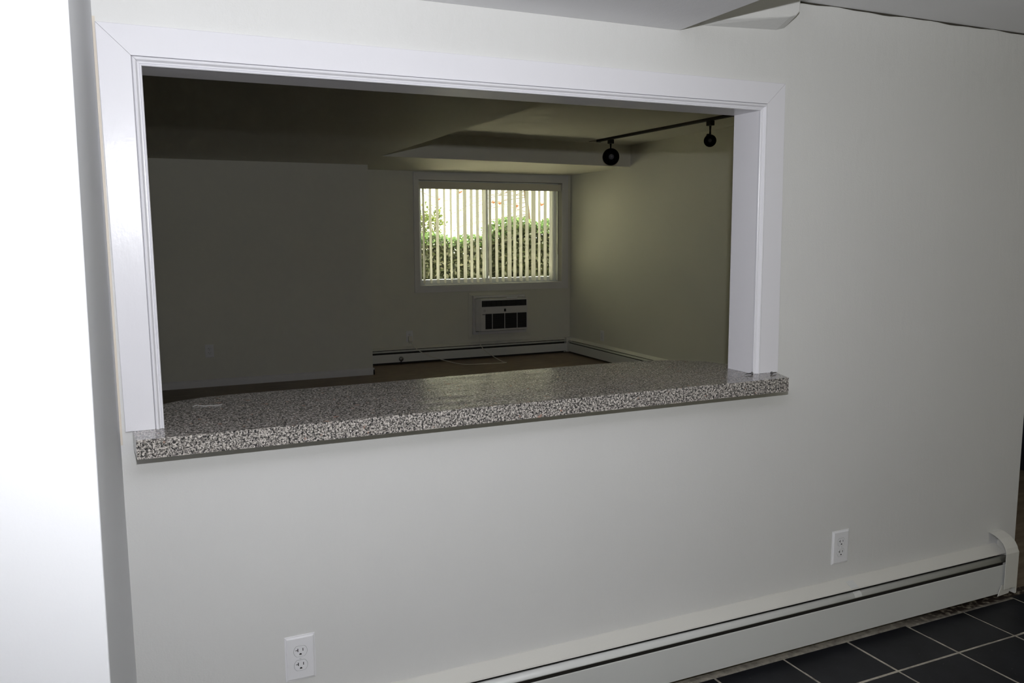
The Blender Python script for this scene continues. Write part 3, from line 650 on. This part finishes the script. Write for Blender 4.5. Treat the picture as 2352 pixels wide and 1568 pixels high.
# yellow-green shrub behind on the left
t = empty('shrub', (4.15, 10.4, .69)); tag(t, 'loose yellow-green shrub outside at the left edge of the window', 'shrub')
cl = [(4.12+rng.normal()*.16, 10.4+rng.normal()*.12, 1.25+abs(rng.normal())*.33) for _ in range(55)]
def shr():
    c_ = cl[rng.integers(len(cl))]; return (c_[0]+rng.normal()*.05, c_[1]+rng.normal()*.05, c_[2]+rng.normal()*.04)
foliage('foliage', shr, 1500, .03, M['shrub'], t)
st = MB()
for c_ in cl[::2]: st.tube([(4.15, 10.4, .69), (4.15+(c_[0]-4.15)*.3, 10.4, 1.0), c_], [.012, .008, .003], 5)
o = st.build('stems', M['bark'], t); o.matrix_parent_inverse = Matrix.Translation(-t.location)
# thin tree with a few orange leaves, branches reaching across the top of the view
t = empty('tree', (5.9, 11.5, .69)); tag(t, 'thin-branched tree outside with a few orange and yellow leaves', 'tree')
br = MB(); tips = []
br.tube([(6.6, 11.5, .69), (6.5, 11.5, 1.6), (6.35, 11.45, 2.6), (6.2, 11.4, 3.6)], [.05, .04, .03, .02], 8)
for k in range(26):
    z = rng.uniform(1.7, 3.0); L_ = rng.uniform(.5, 2.0); a = rng.uniform(-.5, .25)
    p0 = Vector((6.4, 11.45, z)); p1 = p0+Vector((-L_*.5, rng.uniform(-.3, .3), L_*a*.5)); p2 = p0+Vector((-L_, rng.uniform(-.5, .5), L_*a-.12))
    br.tube([p0, p1, p2], [.008, .005, .002], 5); tips += [p0.lerp(p1, rng.uniform(.2, 1)), p1.lerp(p2, rng.uniform()), p2]
o = br.build('branches', M['bark'], t); o.matrix_parent_inverse = Matrix.Translation(-t.location)
def tw():
    c_ = tips[rng.integers(len(tips))]; return (c_.x+rng.normal()*.06, c_.y+rng.normal()*.06, c_.z+rng.normal()*.06)
foliage('small_leaves', tw, 170, .022, M['shrub'], t)
Y0 = 11.2
for (x, z) in ((4.66, 2.035), (5.68, 2.00), (5.80, 1.985), (6.60, 1.97), (5.05, 2.16), (6.1, 1.93)):
    V, F = leaves(lambda: (x, Y0, z), 1, .05, .6)
    m = MB(); u = Vector((.05, 0, .01)); w_ = Vector((0, .02, .034)); c_ = Vector((x, Y0, z))
    m.add([c_-u, c_-u*.2+w_, c_+u*.7+w_*.5, c_+u*1.2, c_+u*.5-w_*.7, c_-u*.4-w_, c_+Vector((0, -.012, 0))], [(0, 1, 6), (1, 2, 6), (2, 3, 6), (3, 4, 6), (4, 5, 6), (5, 0, 6)])
    o = m.build('orange_leaf', M['autumn'], t); o.matrix_parent_inverse = Matrix.Translation(-t.location)
    m = MB()
bt = MB().tube([(4.30, 11.1, 2.16), (4.45, 11.15, 2.10), (4.62, 11.2, 2.05), (4.70, 11.2, 2.04)], .005, 6).build('branch', M['bark'], t); bt.matrix_parent_inverse = Matrix.Translation(-t.location)
# pale sunlit leaf litter in front of the hedges
t = empty('leaf_litter', (4.8, 8.9, .70)); tag(t, 'pale sunlit fallen leaves and low weeds at the foot of the hedges', 'leaf litter')
def lit(): return (rng.uniform(3.2, 6.6), rng.uniform(8.3, 8.86), .70+abs(rng.normal())*.035)
foliage('leaves', lit, 1500, .028, M['blossom'], t)
t['kind'] = 'stuff'
